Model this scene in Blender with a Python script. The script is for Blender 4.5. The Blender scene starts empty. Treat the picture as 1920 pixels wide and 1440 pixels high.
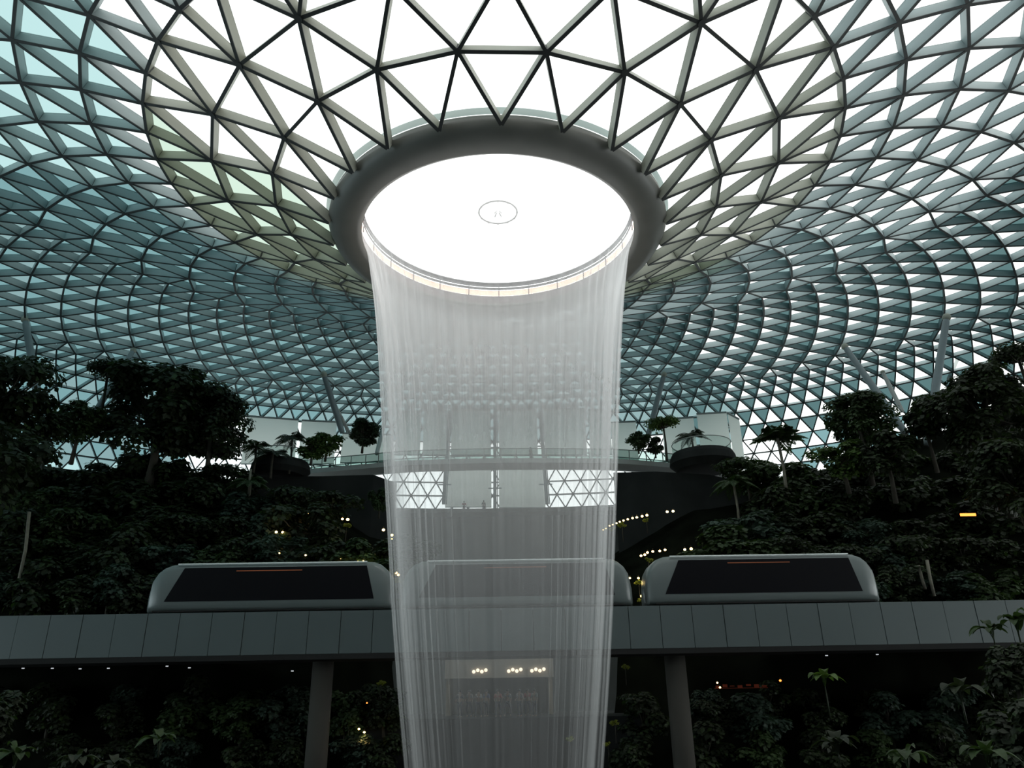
import bpy, math, random
import numpy as np
from mathutils import Vector, Matrix, noise
PI = math.pi
random.seed(7)
S = bpy.context.scene
C = S.collection
EYE = 1.6
F = 1400.0
PIT, YAW, ROLL = 0.38970857, -0.01758267, -0.01746912

# ------------------------------------------------------------------ camera
cy_, sy_ = math.cos(YAW), math.sin(YAW)
R0 = Vector((cy_, sy_, 0)); F0 = Vector((-sy_, cy_, 0)); Z0 = Vector((0, 0, 1))
FW = F0 * math.cos(PIT) + Z0 * math.sin(PIT)
U0 = -F0 * math.sin(PIT) + Z0 * math.cos(PIT)
RT = R0 * math.cos(ROLL) + U0 * math.sin(ROLL)
UP = U0 * math.cos(ROLL) - R0 * math.sin(ROLL)
cam_d = bpy.data.cameras.new('camera'); cam = bpy.data.objects.new('camera', cam_d); C.objects.link(cam)
cam_d.sensor_width = 36; cam_d.lens = F / 1920 * 36; cam_d.clip_end = 2000
M = Matrix((RT, UP, -FW)).transposed().to_4x4(); M.translation = (0, 0, EYE)
cam.matrix_world = M
S.camera = cam

def at(u, v, Y):
    d = FW * F + RT * (u - 960) - UP * (v - 720)
    d = d * (Y / d.y)
    return Vector((d.x, d.y, d.z + EYE))
def mpp(P):   # metres per pixel at a point
    return (P - Vector((0, 0, EYE))).dot(FW) / F

# ------------------------------------------------------------------ materials
def mat(name, col, rough=.6, metal=0, spec=.5, noise_amt=0, nscale=3, emit=None, estr=0, transl=None, bump=0):
    m = bpy.data.materials.new(name); m.use_nodes = True
    nt = m.node_tree; b = nt.nodes['Principled BSDF']
    b.inputs['Base Color'].default_value = (*col, 1)
    b.inputs['Roughness'].default_value = rough; b.inputs['Metallic'].default_value = metal
    b.inputs['Specular IOR Level'].default_value = spec
    if noise_amt or bump:
        tc = nt.nodes.new('ShaderNodeTexCoord'); nz = nt.nodes.new('ShaderNodeTexNoise')
        nz.inputs['Scale'].default_value = nscale; nz.inputs['Detail'].default_value = 4
        nt.links.new(tc.outputs['Object'], nz.inputs['Vector'])
        if noise_amt:
            r = nt.nodes.new('ShaderNodeValToRGB')
            r.color_ramp.elements[0].position = .3; r.color_ramp.elements[1].position = .7
            r.color_ramp.elements[0].color = (*[c * (1 - noise_amt) for c in col], 1)
            r.color_ramp.elements[1].color = (*[min(1, c * (1 + noise_amt)) for c in col], 1)
            nt.links.new(nz.outputs['Fac'], r.inputs['Fac']); nt.links.new(r.outputs['Color'], b.inputs['Base Color'])
        if bump:
            bp = nt.nodes.new('ShaderNodeBump'); bp.inputs['Strength'].default_value = bump
            nt.links.new(nz.outputs['Fac'], bp.inputs['Height']); nt.links.new(bp.outputs['Normal'], b.inputs['Normal'])
    if emit:
        b.inputs['Emission Color'].default_value = (*emit, 1); b.inputs['Emission Strength'].default_value = estr
    if transl:
        out = nt.nodes['Material Output']
        t = nt.nodes.new('ShaderNodeBsdfTranslucent'); t.inputs['Color'].default_value = (*transl[0], 1)
        mx = nt.nodes.new('ShaderNodeMixShader'); mx.inputs[0].default_value = transl[1]
        nt.links.new(b.outputs[0], mx.inputs[1]); nt.links.new(t.outputs[0], mx.inputs[2]); nt.links.new(mx.outputs[0], out.inputs['Surface'])
    return m

def glass(name, tint, diff=None, dfac=0, gloss=.04):
    m = bpy.data.materials.new(name); m.use_nodes = True; nt = m.node_tree; nt.nodes.clear()
    out = nt.nodes.new('ShaderNodeOutputMaterial'); t = nt.nodes.new('ShaderNodeBsdfTransparent'); t.inputs[0].default_value = (*tint, 1)
    g = nt.nodes.new('ShaderNodeBsdfGlossy'); g.inputs['Roughness'].default_value = .05
    mx = nt.nodes.new('ShaderNodeMixShader'); mx.inputs[0].default_value = gloss
    nt.links.new(t.outputs[0], mx.inputs[1]); nt.links.new(g.outputs[0], mx.inputs[2])
    last = mx
    if diff:
        d = nt.nodes.new('ShaderNodeBsdfTranslucent'); d.inputs[0].default_value = (*diff, 1)
        m2 = nt.nodes.new('ShaderNodeMixShader'); m2.inputs[0].default_value = dfac
        nt.links.new(mx.outputs[0], m2.inputs[1]); nt.links.new(d.outputs[0], m2.inputs[2]); last = m2
    nt.links.new(last.outputs[0], out.inputs['Surface'])
    return m

M_beam = mat('olive_grey_paint', (.40, .41, .35), rough=.5)
M_beamb = mat('blue_grey_paint', (.40, .47, .48), rough=.5)
M_cap = mat('shade_dark_paint', (.05, .055, .055), rough=.6)
M_ring = mat('dark_ring', (.20, .20, .185), rough=.45, noise_amt=.08, nscale=.6)
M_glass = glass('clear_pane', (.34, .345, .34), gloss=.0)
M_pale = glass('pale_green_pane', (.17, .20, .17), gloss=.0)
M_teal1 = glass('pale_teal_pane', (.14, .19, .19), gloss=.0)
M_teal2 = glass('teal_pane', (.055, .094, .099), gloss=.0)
M_teal3 = glass('dim_teal_pane', (.07, .10, .103), gloss=.0)
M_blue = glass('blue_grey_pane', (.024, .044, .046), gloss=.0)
M_disc = glass('oculus_acrylic', (.58, .57, .57), gloss=0)
M_ltgrey = mat('light_grey_metal', (.45, .47, .46), rough=.45)
M_grey = mat('grey_metal', (.25, .28, .28), rough=.4)
M_tube = mat('steel_tube_paint', (.22, .27, .29), rough=.4)
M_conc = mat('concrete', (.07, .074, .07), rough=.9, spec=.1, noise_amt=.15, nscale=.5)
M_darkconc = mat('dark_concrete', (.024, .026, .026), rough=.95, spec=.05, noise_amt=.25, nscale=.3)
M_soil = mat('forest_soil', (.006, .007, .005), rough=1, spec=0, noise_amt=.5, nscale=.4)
M_blind = mat('white_blind', (.80, .83, .79), rough=.9, transl=((.9, .93, .88), .6))
M_gird = mat('girder_panel', (.082, .105, .107), rough=.5, noise_amt=.06, nscale=.15)
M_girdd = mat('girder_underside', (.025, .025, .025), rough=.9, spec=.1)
M_train = mat('train_white', (.14, .165, .165), rough=.3)
M_trainw = mat('train_window', (.006, .006, .008), rough=.3, spec=.25)
M_rail = mat('handrail', (.25, .27, .26), rough=.4)
M_balus = glass('balustrade_glass', (.72, .80, .78), gloss=.05)
M_warm = mat('warm_lamp', (1, .8, .5), emit=(1, .62, .22), estr=9)
M_yel = mat('warm_bulb', (1, .8, .4), emit=(1, .68, .22), estr=9)
M_or = mat('orange_lamp', (1, .4, .1), emit=(1, .25, .04), estr=3)
M_spot = mat('white_downlight', (1, 1, 1), emit=(.8, .85, .9), estr=.55)
M_strip = mat('warm_strip', (.35, .26, .2), emit=(1, .70, .54), estr=1.9)
M_hall = mat('hall_lamp', (1, .9, .7), emit=(1, .88, .68), estr=1.3)
M_redp = mat('orange_glow_sign', (1, .3, .1), emit=(1, .22, .04), estr=.5)
M_tglow = mat('lamp_reflection', (.03, .012, .01), emit=(1, .3, .1), estr=.10)
M_trunk = mat('bark', (.05, .045, .035), rough=.95, noise_amt=.3, nscale=2)
M_ptrunk = mat('pale_bark', (.16, .15, .12), rough=.95, noise_amt=.25, nscale=2)
def leafm(name, c, tr=.25):
    return mat(name, c, rough=.55, spec=.3, noise_amt=.45, nscale=.7, transl=((c[0] * 1.6, c[1] * 1.8, c[2]), tr))
M_leafd = leafm('dark_leaf', (0.02, 0.028, 0.014))
M_leafm = leafm('green_leaf', (0.03, 0.052, 0.018))
M_leafl = leafm('fresh_leaf', (0.06, 0.1, 0.025))
M_leafb = leafm('bluish_leaf', (0.032, 0.054, 0.04))
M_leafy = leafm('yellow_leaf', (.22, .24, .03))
M_skin = mat('skin', (.25, .16, .11)); 

# water: a thin bright film with vertical streaks, see-through between them
def water_mat(name, lo, hi, us, col=(.97, .955, .955), dens=((0, .12), (.2, .17), (.34, .27), (.5, .40), (.66, .58), (.84, 1.15), (.95, 1.1), (1, .45))):  # dens thins the lower water to imitate the weaker light there
    m = bpy.data.materials.new(name); m.use_nodes = True; nt = m.node_tree; nt.nodes.clear(); N = nt.nodes.new; L = nt.links.new
    out = N('ShaderNodeOutputMaterial'); uv = N('ShaderNodeUVMap'); uv.uv_map = 'UVMap'
    mp = N('ShaderNodeMapping'); mp.inputs['Scale'].default_value = (us, .9, 1); L(uv.outputs[0], mp.inputs[0])
    nz = N('ShaderNodeTexNoise'); nz.inputs['Scale'].default_value = 3; nz.inputs['Detail'].default_value = 4; L(mp.outputs[0], nz.inputs['Vector'])
    r = N('ShaderNodeMapRange'); r.inputs['From Min'].default_value = .3; r.inputs['From Max'].default_value = .7
    r.inputs['To Min'].default_value = lo; r.inputs['To Max'].default_value = hi; L(nz.outputs['Fac'], r.inputs['Value'])
    sp = N('ShaderNodeSeparateXYZ'); L(uv.outputs[0], sp.inputs[0]); rp = N('ShaderNodeValToRGB'); L(sp.outputs['Y'], rp.inputs['Fac'])
    cr = rp.color_ramp; cr.elements[0].position, cr.elements[1].position = dens[0][0], dens[-1][0]
    cr.elements[0].color = (*[dens[0][1]] * 3, 1); cr.elements[1].color = (*[dens[-1][1]] * 3, 1)
    for p, v in dens[1:-1]: q = cr.elements.new(p); q.color = (v, v, v, 1)
    mu = N('ShaderNodeMath'); mu.operation = 'MULTIPLY'; L(r.outputs[0], mu.inputs[0]); L(rp.outputs['Color'], mu.inputs[1])
    t = N('ShaderNodeBsdfTransparent'); d = N('ShaderNodeBsdfDiffuse'); d.inputs[0].default_value = (*col, 1)
    tl = N('ShaderNodeBsdfTranslucent'); tl.inputs[0].default_value = (*col, 1)
    a = N('ShaderNodeMixShader'); a.inputs[0].default_value = .5; L(d.outputs[0], a.inputs[1]); L(tl.outputs[0], a.inputs[2])
    mx = N('ShaderNodeMixShader'); L(mu.outputs[0], mx.inputs[0]); L(t.outputs[0], mx.inputs[1]); L(a.outputs[0], mx.inputs[2]); L(mx.outputs[0], out.inputs[0])
    return m
M_water = water_mat('falling_water', .33, .45, 30)
M_water2 = water_mat('inner_falling_water', .24, .42, 60)

# ------------------------------------------------------------------ mesh helpers
class MB:
    def __init__(s): s.v = []; s.f = []; s.mi = []
    def add(s, vs, fs, mi=0):
        o = len(s.v); s.v += [tuple(p) for p in vs]; s.f += [tuple(i + o for i in f) for f in fs]; s.mi += [mi] * len(fs)
    def box(s, a, b, mi=0):
        x0, y0, z0 = a; x1, y1, z1 = b
        s.add([(x0, y0, z0), (x1, y0, z0), (x1, y1, z0), (x0, y1, z0), (x0, y0, z1), (x1, y0, z1), (x1, y1, z1), (x0, y1, z1)],
              [(0, 3, 2, 1), (4, 5, 6, 7), (0, 1, 5, 4), (1, 2, 6, 5), (2, 3, 7, 6), (3, 0, 4, 7)], mi)
    def bar(s, a, b, w, h, n=None, mi=0, off=0):
        a = Vector(a); b = Vector(b); d = (b - a).normalized()
        n = Vector(n) if n is not None else (Z0 if abs(d.z) < .95 else Vector((1, 0, 0)))
        sd = d.cross(n).normalized(); up = sd.cross(d).normalized()
        vs = []
        for p in (a, b):
            for i, j in ((-1, -1), (1, -1), (1, 1), (-1, 1)): vs.append(p + sd * (i * w / 2) + up * (j * h / 2 + off))
        s.add(vs, [(0, 1, 2, 3), (7, 6, 5, 4), (0, 4, 5, 1), (1, 5, 6, 2), (2, 6, 7, 3), (3, 7, 4, 0)], mi)
    def tube(s, pts, rad, seg=10, mi=0, cap=True):
        pts = [Vector(p) for p in pts]; n = len(pts)
        if not isinstance(rad, (list, tuple)): rad = [rad] * n
        vs = []; prev = None
        for i, p in enumerate(pts):
            d = (pts[min(i + 1, n - 1)] - pts[max(i - 1, 0)]).normalized()
            if prev is None:
                x = d.orthogonal().normalized()
            else:
                x = (prev - d * prev.dot(d)).normalized()
            prev = x; y = d.cross(x)
            for k in range(seg):
                a = 2 * PI * k / seg; vs.append(p + (x * math.cos(a) + y * math.sin(a)) * rad[i])
        fs = []
        for i in range(n - 1):
            for k in range(seg):
                fs.append((i * seg + k, i * seg + (k + 1) % seg, (i + 1) * seg + (k + 1) % seg, (i + 1) * seg + k))
        if cap: fs += [tuple(range(seg - 1, -1, -1)), tuple((n - 1) * seg + k for k in range(seg))]
        s.add(vs, fs, mi)
    def sphere(s, c, r, seg=8, rings=6, mi=0):
        c = Vector(c); vs = []; fs = []
        for i in range(rings + 1):
            t = PI * i / rings
            for k in range(seg):
                a = 2 * PI * k / seg; vs.append(c + Vector((math.sin(t) * math.cos(a), math.sin(t) * math.sin(a), math.cos(t))) * r)
        for i in range(rings):
            for k in range(seg): fs.append((i * seg + k, (i + 1) * seg + k, (i + 1) * seg + (k + 1) % seg, i * seg + (k + 1) % seg))
        s.add(vs, fs, mi)
    def lathe(s, prof, seg=96, a0=0, a1=2 * PI, mi=0):
        full = abs(a1 - a0 - 2 * PI) < 1e-6; n = seg if full else seg + 1; vs = []
        for (r, z) in prof:
            for k in range(n):
                a = a0 + (a1 - a0) * k / seg; vs.append((r * math.sin(a), -r * math.cos(a), z))
        fs = []
        for i in range(len(prof) - 1):
            for k in range(seg):
                k2 = (k + 1) % n; fs.append((i * n + k, i * n + k2, (i + 1) * n + k2, (i + 1) * n + k))
        s.add(vs, fs, mi)
    def mesh(s, name, mats, smooth=False):
        me = bpy.data.meshes.new(name); me.from_pydata(s.v, [], s.f)
        for m in (mats if isinstance(mats, (list, tuple)) else [mats]): me.materials.append(m)
        if any(s.mi): me.polygons.foreach_set('material_index', s.mi)
        if smooth: me.polygons.foreach_set('use_smooth', [True] * len(me.polygons))
        me.validate(); me.update(); return me

def obj(name, me, mats=None, parent=None, loc=None, smooth=False):
    if isinstance(me, MB): me = me.mesh(name, mats, smooth)
    o = bpy.data.objects.new(name, me); C.objects.link(o)
    if parent: o.parent = parent
    if loc is not None: o.location = loc
    return o
def empty(name, loc, rz=0):
    o = bpy.data.objects.new(name, None); C.objects.link(o); o.location = loc; o.rotation_euler.z = rz; o.empty_display_size = .3
    return o
def tag(o, label=None, cat=None, group=None, kind=None):
    if label: o['label'] = label
    if cat: o['category'] = cat
    if group: o['group'] = group
    if kind: o['kind'] = kind
    return o
def copy_tree(o, parent=None):
    c = o.copy(); C.objects.link(c); c.parent = parent
    for ch in list(o.children): copy_tree(ch, c)
    return c

# ------------------------------------------------------------------ the dome
AX = 40.0
RW = [[10.33, 26.3096, 0.006, 0.0111, -0.0098, 0.0038], [13.5544, 28.0604, 0.0206, -0.0011, -0.027, -0.0085], [16.7584, 29.5812, 0.0235, -0.0281, -0.0398, -0.0151], [19.8822, 31.0078, 0.0147, -0.0612, -0.0475, -0.0156], [22.66, 32.2342, -0.0057, -0.0964, -0.052, -0.0143], [25.5436, 33.3369, -0.0268, -0.1215, -0.0515, -0.0126], [28.5175, 34.2696, -0.0397, -0.1321, -0.0482, -0.0097], [31.8009, 35.0985, -0.0406, -0.1325, -0.0438, -0.0043], [35.038, 35.7736, -0.0337, -0.1274, -0.0393, 0.0033], [38.475, 36.3466, -0.023, -0.1198, -0.0354, 0.0123], [42.0013, 36.8049, -0.0116, -0.1105, -0.0319, 0.0213], [45.4795, 36.9636, -0.0008, -0.101, -0.0288, 0.0294], [48.9191, 36.9511, 0.0088, -0.0931, -0.0259, 0.036], [52.3227, 36.8521, 0.0174, -0.0879, -0.0232, 0.041], [55.6608, 36.7831, 0.024, -0.0835, -0.0205, 0.0438], [58.7817, 36.7532, 0.0287, -0.0777, -0.0173, 0.0435], [61.4982, 36.5474, 0.0323, -0.0703, -0.0136, 0.0407], [64.1351, 36.3371, 0.0345, -0.0619, -0.0097, 0.0366]]
r18 = list(RW[-1])
rr, zz = r18[0], r18[1]
for dr, dz in ((2.3, -.6), (2.0, -1.2), (1.3, -1.7), (.8, -1.85), (.5, -1.9), (.3, -1.9), (.2, -1.9), (.1, -1.9), (.1, -1.9), (0, -1.9), (0, -1.9), (0, -1.9), (0, -1.9), (0, -1.9), (0, -1.9)):
    rr += dr; zz += dz; RW.append([rr, zz] + r18[2:])
NR = len(RW)
def nseg(k): return 24 if k <= 3 else 48 if k <= 8 else 96 if k <= 16 else 192
def dome(k, j):
    a0 = 2 * PI * j / 24 + 0.01755795
    a = a0 + 0.02364748 * math.sin(a0) + 0.05589481 * math.sin(2 * a0)
    q = RW[k - 1]; c1, c2 = math.cos(a), math.cos(2 * a)
    rho = q[0] * (1 + q[2] * c1 + q[3] * c2); z = q[1] + 10 * (q[4] * c1 + q[5] * c2)
    return Vector((rho * math.sin(a), AX - rho * math.cos(a), z + EYE))
def phase(k):
    if k <= 3: return 0 if k % 2 == 1 else .5
    if k <= 8: return 0 if k % 2 == 0 else .5
    if k <= 16: return 0 if k % 2 == 1 else .5
    return 0 if k % 2 == 1 else .5
def jof(k, i): return (i + phase(k)) * 24 / nseg(k)
nodes = {}
for k in range(1, NR + 1):
    for i in range(nseg(k)): nodes[k, i] = dome(k, jof(k, i))
def nnorm(k, j):
    e = .05
    a = dome(min(k + 1, NR), j) - dome(max(k - 1, 1), j); b = dome(k, j + e) - dome(k, j - e)
    n = a.cross(b).normalized()
    ref = dome(k, j) - Vector((0, AX, 5))
    return n if n.z + n.dot(ref.normalized()) * .5 > 0 else -n
norms = {key: nnorm(key[0], jof(*key)) for key in nodes}
edges = []; tris = []
for k in range(1, NR + 1):
    n = nseg(k)
    for i in range(n): edges.append(((k, i), (k, (i + 1) % n)))
    if k == NR: break
    n2 = nseg(k + 1)
    # strip between ring k and ring k+1
    if n2 == n:
        for i in range(n):
            j0 = i if phase(k + 1) == .5 else i          # upper-neighbour bookkeeping
            if phase(k) == 0:      # outer nodes sit at i+.5
                edges += [((k, i), (k + 1, i)), ((k, i), (k + 1, (i - 1) % n))]
                tris += [((k, i), (k + 1, i), (k + 1, (i - 1) % n)), ((k, i), (k, (i + 1) % n), (k + 1, i))]
            else:                  # inner nodes at i+.5, outer at i
                edges += [((k, i), (k + 1, i)), ((k, i), (k + 1, (i + 1) % n))]
                tris += [((k, i), (k + 1, i), (k + 1, (i + 1) % n)), ((k, i), (k, (i + 1) % n), (k + 1, (i + 1) % n))]
    else:
        for i in range(n):
            c = int(round((i + phase(k)) * 2 - phase(k + 1)))
            edges += [((k, i), (k + 1, (c + d) % n2)) for d in (-1, 0, 1)]
            tris += [((k, i), (k + 1, (c - 1) % n2), (k + 1, c % n2)), ((k, i), (k + 1, c % n2), (k + 1, (c + 1) % n2)), ((k, i), (k, (i + 1) % n), (k + 1, (c + 1) % n2))]
ceil_o = empty('ceiling', (0, AX, 27.9)); tag(ceil_o, 'toroidal glass dome of triangular panes on a grey steel lattice, dipping to a round oculus', 'roof', kind='structure')
off = Vector((0, AX, 27.9))
lat = MB()
for a, b in edges:
    P, Q = nodes[a], nodes[b]; n = (norms[a] + norms[b]).normalized()
    k = min(a[0], b[0])
    if a[0] == 1 and b[0] == 1: continue
    w, h = (.17, .60) if k < 4 else (.17, .66) if k < 9 else (.16, .68) if k < 17 else (.14, .56)
    mi = 0 if max(a[0], b[0]) <= 4 else 1
    lat.bar(P - off, Q - off, w, h, n, mi)
    lat.bar(P - off, Q - off, w + .01, .05, n, 2, -h / 2 - .02)  # dark bar paints the shade on each beam's lower face
for key, P in nodes.items():
    if 1 < key[0] <= 8:
        n = norms[key]; lat.tube([P - off - n * .38, P - off + n * .2], .19, seg=8, mi=2)
obj('steel_lattice', lat, [M_beam, M_beamb, M_cap], ceil_o)
pn = MB()
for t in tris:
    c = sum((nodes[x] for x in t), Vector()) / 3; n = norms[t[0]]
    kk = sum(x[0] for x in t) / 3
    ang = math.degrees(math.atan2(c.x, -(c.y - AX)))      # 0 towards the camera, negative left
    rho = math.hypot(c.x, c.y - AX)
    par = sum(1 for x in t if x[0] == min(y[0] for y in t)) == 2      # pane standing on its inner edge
    mi = 0  # tint steps by side and ring put dimmer sky light into the glass
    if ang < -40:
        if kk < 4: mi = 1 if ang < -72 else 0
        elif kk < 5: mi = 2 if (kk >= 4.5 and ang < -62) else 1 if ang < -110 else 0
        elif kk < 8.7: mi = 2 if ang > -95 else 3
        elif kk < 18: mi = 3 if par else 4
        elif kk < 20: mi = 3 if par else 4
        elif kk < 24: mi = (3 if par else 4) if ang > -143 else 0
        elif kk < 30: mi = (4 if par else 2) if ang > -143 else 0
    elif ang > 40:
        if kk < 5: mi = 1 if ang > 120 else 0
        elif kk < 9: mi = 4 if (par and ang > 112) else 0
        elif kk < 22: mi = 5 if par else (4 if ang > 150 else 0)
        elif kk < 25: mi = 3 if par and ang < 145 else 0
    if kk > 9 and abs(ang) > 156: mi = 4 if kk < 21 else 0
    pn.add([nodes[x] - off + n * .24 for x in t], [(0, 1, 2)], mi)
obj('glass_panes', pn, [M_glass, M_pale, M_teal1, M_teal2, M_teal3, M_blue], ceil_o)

# oculus ring and disc
orr = empty('oculus_ring', (0, AX, 27.6)); tag(orr, 'dark round rim at the middle of the glass roof that the water pours from', 'ring')
zo = EYE - 27.6
b = MB(); b.lathe([(10.2, 27.0 + zo), (10.38, 26.8 + zo), (10.42, 26.45 + zo), (10.15, 26.05 + zo), (9.6, 25.78 + zo), (8.75, 25.78 + zo), (8.42, 25.98 + zo), (8.45, 26.25 + zo), (8.62, 26.4 + zo)], 128)
obj('rim', b, M_ring, orr, smooth=True)
b = MB(); b.lathe([(8.62, 26.35 + zo), (8.62, 27.0 + zo)], 128); obj('drip_wall', b, mat('drip_wall', (.30, .26, .26)), orr, smooth=True)
b = MB(); b.lathe([(8.6, 27.0 + zo), (8.6, 27.45 + zo)], 128); obj('warm_light_strip', b, M_strip, orr, smooth=True)
b = MB()
for z_, r_ in ((27.5, .05), (27.75, .05), (28.0, .06)): b.tube([(8.5 * math.sin(2 * PI * k / 96), -8.5 * math.cos(2 * PI * k / 96), z_ + zo) for k in range(97)], r_, 6)
for k in range(24):
    a = 2 * PI * k / 24; b.bar((8.5 * math.sin(a), -8.5 * math.cos(a), 26.9 + zo), (8.5 * math.sin(a), -8.5 * math.cos(a), 28.0 + zo), .06, .06, (1, 0, 0))
obj('railing', b, mat('ring_rail', (.12, .11, .12)), orr)
b = MB(); b.lathe([(8.56, 27.5 + zo), (8.56, 27.68 + zo)], 128); b.lathe([(8.56, 27.8 + zo), (8.56, 27.98 + zo)], 128); obj('parapet_band', b, mat('parapet_band', (.16, .145, .16)), orr, smooth=True)
b = MB(); b.lathe([(8.7, 28.05 + zo), (6, 28.35 + zo), (3, 28.5 + zo), (.01, 28.55 + zo)], 96); obj('acrylic_disc', b, M_disc, orr, smooth=True)
b = MB(); b.tube([(1.22 * math.sin(2 * PI * k / 48), -1.22 * math.cos(2 * PI * k / 48), 28.3 + zo) for k in range(49)], .045, 6)
for k in range(12):
    a = 2 * PI * k / 12; b.sphere((1.22 * math.sin(a), -1.22 * math.cos(a), 28.28 + zo), .07, 6, 4)
obj('centre_ring', b, mat('centre_fitting', (.4, .4, .4)), orr)
b = MB()
for k in range(4):
    a = PI / 4 + k * PI / 2; b.bar((.12 * math.cos(a), .12 * math.sin(a), 28.35 + zo), (.3 * math.cos(a), .3 * math.sin(a), 28.1 + zo), .05, .05)
obj('centre_bracket', b, mat('bracket_fitting', (.45, .45, .45)), orr)
# pale glass upstand behind the rim
b = MB(); b.lathe([(10.35, 26.9 + zo), (10.55, 27.1 + zo), (10.6, 27.12 + zo)], 128); obj('upstand', b, mat('upstand_panel', (.5, .6, .58), transl=((.6, .7, .68), .5)), orr, smooth=True)

# ------------------------------------------------------------------ the waterfall
WP = [(26.0, 8.40), (25.4, 8.18), (24.6, 7.98), (23.6, 7.80), (22, 7.52), (20, 7.22), (17, 6.9), (14, 6.62), (10.5, 6.28), (7, 5.92), (3.7, 5.6), (0, 5.15), (-3.4, 4.68), (-8.2, 4.1)]
def wr(z):
    for (z0, r0), (z1, r1) in zip(WP, WP[1:]):
        if z <= z0 and z >= z1: return r0 + (r1 - r0) * (z0 - z) / (z0 - z1)
    return WP[-1][1]
def curtain(dr, folds, amp, seed):
    rnd = random.Random(seed); seg = 720; zs = [26 - .2 * i for i in range(8)] + [24.4 - 1.2 * i for i in range(28)]
    ph = [(rnd.randint(folds // 3, folds), rnd.random() * 6.28, rnd.random()) for _ in range(7)]
    V = []; Fc = []; UV = []
    for i, z in enumerate(zs):
        g = min(1, (26 - z) / 6 + .05)
        for k in range(seg + 1):
            a = 2 * PI * k / seg
            w = sum(math.sin(n * a + p + z * .05 * q) for n, p, q in ph) / 3.2
            r = wr(z) + dr * g + w * amp * g
            V.append((r * math.sin(a), -r * math.cos(a), z + EYE - 0)); UV.append((k / seg, (z + 8) / 34))
    n = seg + 1
    for i in range(len(zs) - 1):
        for k in range(seg): Fc.append((i * n + k, i * n + k + 1, (i + 1) * n + k + 1, (i + 1) * n + k))
    me = bpy.data.meshes.new('water'); me.from_pydata(V, [], Fc); uvl = me.uv_layers.new(name='UVMap')
    for p in me.polygons:
        p.use_smooth = True
        for li in p.loop_indices: uvl.data[li].uv = UV[me.loops[li].vertex_index]
    return me
wf = empty('waterfall', (0, AX, 0)); tag(wf, 'tall round curtain of white water falling from the dark rim in the roof', 'waterfall')
me = curtain(0, 70, .10, 3); me.materials.append(M_water); obj('outer_curtain', me, parent=wf)
me = curtain(-.45, 110, .16, 5); me.materials.append(M_water2); obj('inner_curtain', me, parent=wf)

# ------------------------------------------------------------------ ground, pool, walls
def struct(name, mb, m, label=None, smooth=False):
    o = obj(name, mb, m, smooth=smooth); tag(o, label, None, kind='structure'); return o
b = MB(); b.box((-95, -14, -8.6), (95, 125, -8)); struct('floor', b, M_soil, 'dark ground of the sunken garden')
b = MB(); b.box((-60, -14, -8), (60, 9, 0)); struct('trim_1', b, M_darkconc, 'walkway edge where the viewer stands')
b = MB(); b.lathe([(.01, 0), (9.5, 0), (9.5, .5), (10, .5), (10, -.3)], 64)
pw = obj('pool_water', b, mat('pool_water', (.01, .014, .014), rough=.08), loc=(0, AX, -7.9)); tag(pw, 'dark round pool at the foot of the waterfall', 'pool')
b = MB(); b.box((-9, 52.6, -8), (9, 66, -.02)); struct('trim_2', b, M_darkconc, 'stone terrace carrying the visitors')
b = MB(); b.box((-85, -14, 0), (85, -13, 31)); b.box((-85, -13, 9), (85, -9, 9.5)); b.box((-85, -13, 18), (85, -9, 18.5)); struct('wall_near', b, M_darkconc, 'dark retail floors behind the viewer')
# terrace wall far behind the waterfall
zt = at(935, 964, 100).z
b = MB(); b.box((-24, 99, -8), (24, 101, zt)); b.box((-24, 96.5, zt - .5), (24, 112, zt))
struct('wall_far', b, M_conc, 'grey wall under the far upper terrace')

def hill(name, ctrl, m=M_soil, label=None):
    """sheet through rows of points, subdivided, with noise"""
    b = MB(); rows = len(ctrl); cols = len(ctrl[0]); sub = 6; V = []; 
    def P(i, j):
        i0 = min(int(i), rows - 2); j0 = min(int(j), cols - 2); s, t = i - i0, j - j0
        return (ctrl[i0][j0] * (1 - s) * (1 - t) + ctrl[i0 + 1][j0] * s * (1 - t) + ctrl[i0][j0 + 1] * (1 - s) * t + ctrl[i0 + 1][j0 + 1] * s * t)
    R_, C_ = (rows - 1) * sub + 1, (cols - 1) * sub + 1
    for i in range(R_):
        for j in range(C_):
            p = P(i / sub, j / sub); n = noise.noise(p * .25) * .8; V.append(p + Vector((n, n, n * .6)))
    b.add(V, [(i * C_ + j, i * C_ + j + 1, (i + 1) * C_ + j + 1, (i + 1) * C_ + j) for i in range(R_ - 1) for j in range(C_ - 1)])
    return struct(name, b, m, label, smooth=True)
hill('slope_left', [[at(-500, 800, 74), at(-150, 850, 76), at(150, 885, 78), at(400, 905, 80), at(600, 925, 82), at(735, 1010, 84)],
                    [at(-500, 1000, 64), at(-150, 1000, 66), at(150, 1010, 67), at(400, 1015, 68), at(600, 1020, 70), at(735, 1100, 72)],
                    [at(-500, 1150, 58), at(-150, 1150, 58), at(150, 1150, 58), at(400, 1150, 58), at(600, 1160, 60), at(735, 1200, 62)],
                    [at(-500, 1560, 54), at(-150, 1560, 54), at(150, 1560, 54), at(400, 1560, 54), at(600, 1560, 54), at(735, 1560, 55)]], label='dark planted slope beside the waterfall')
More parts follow.
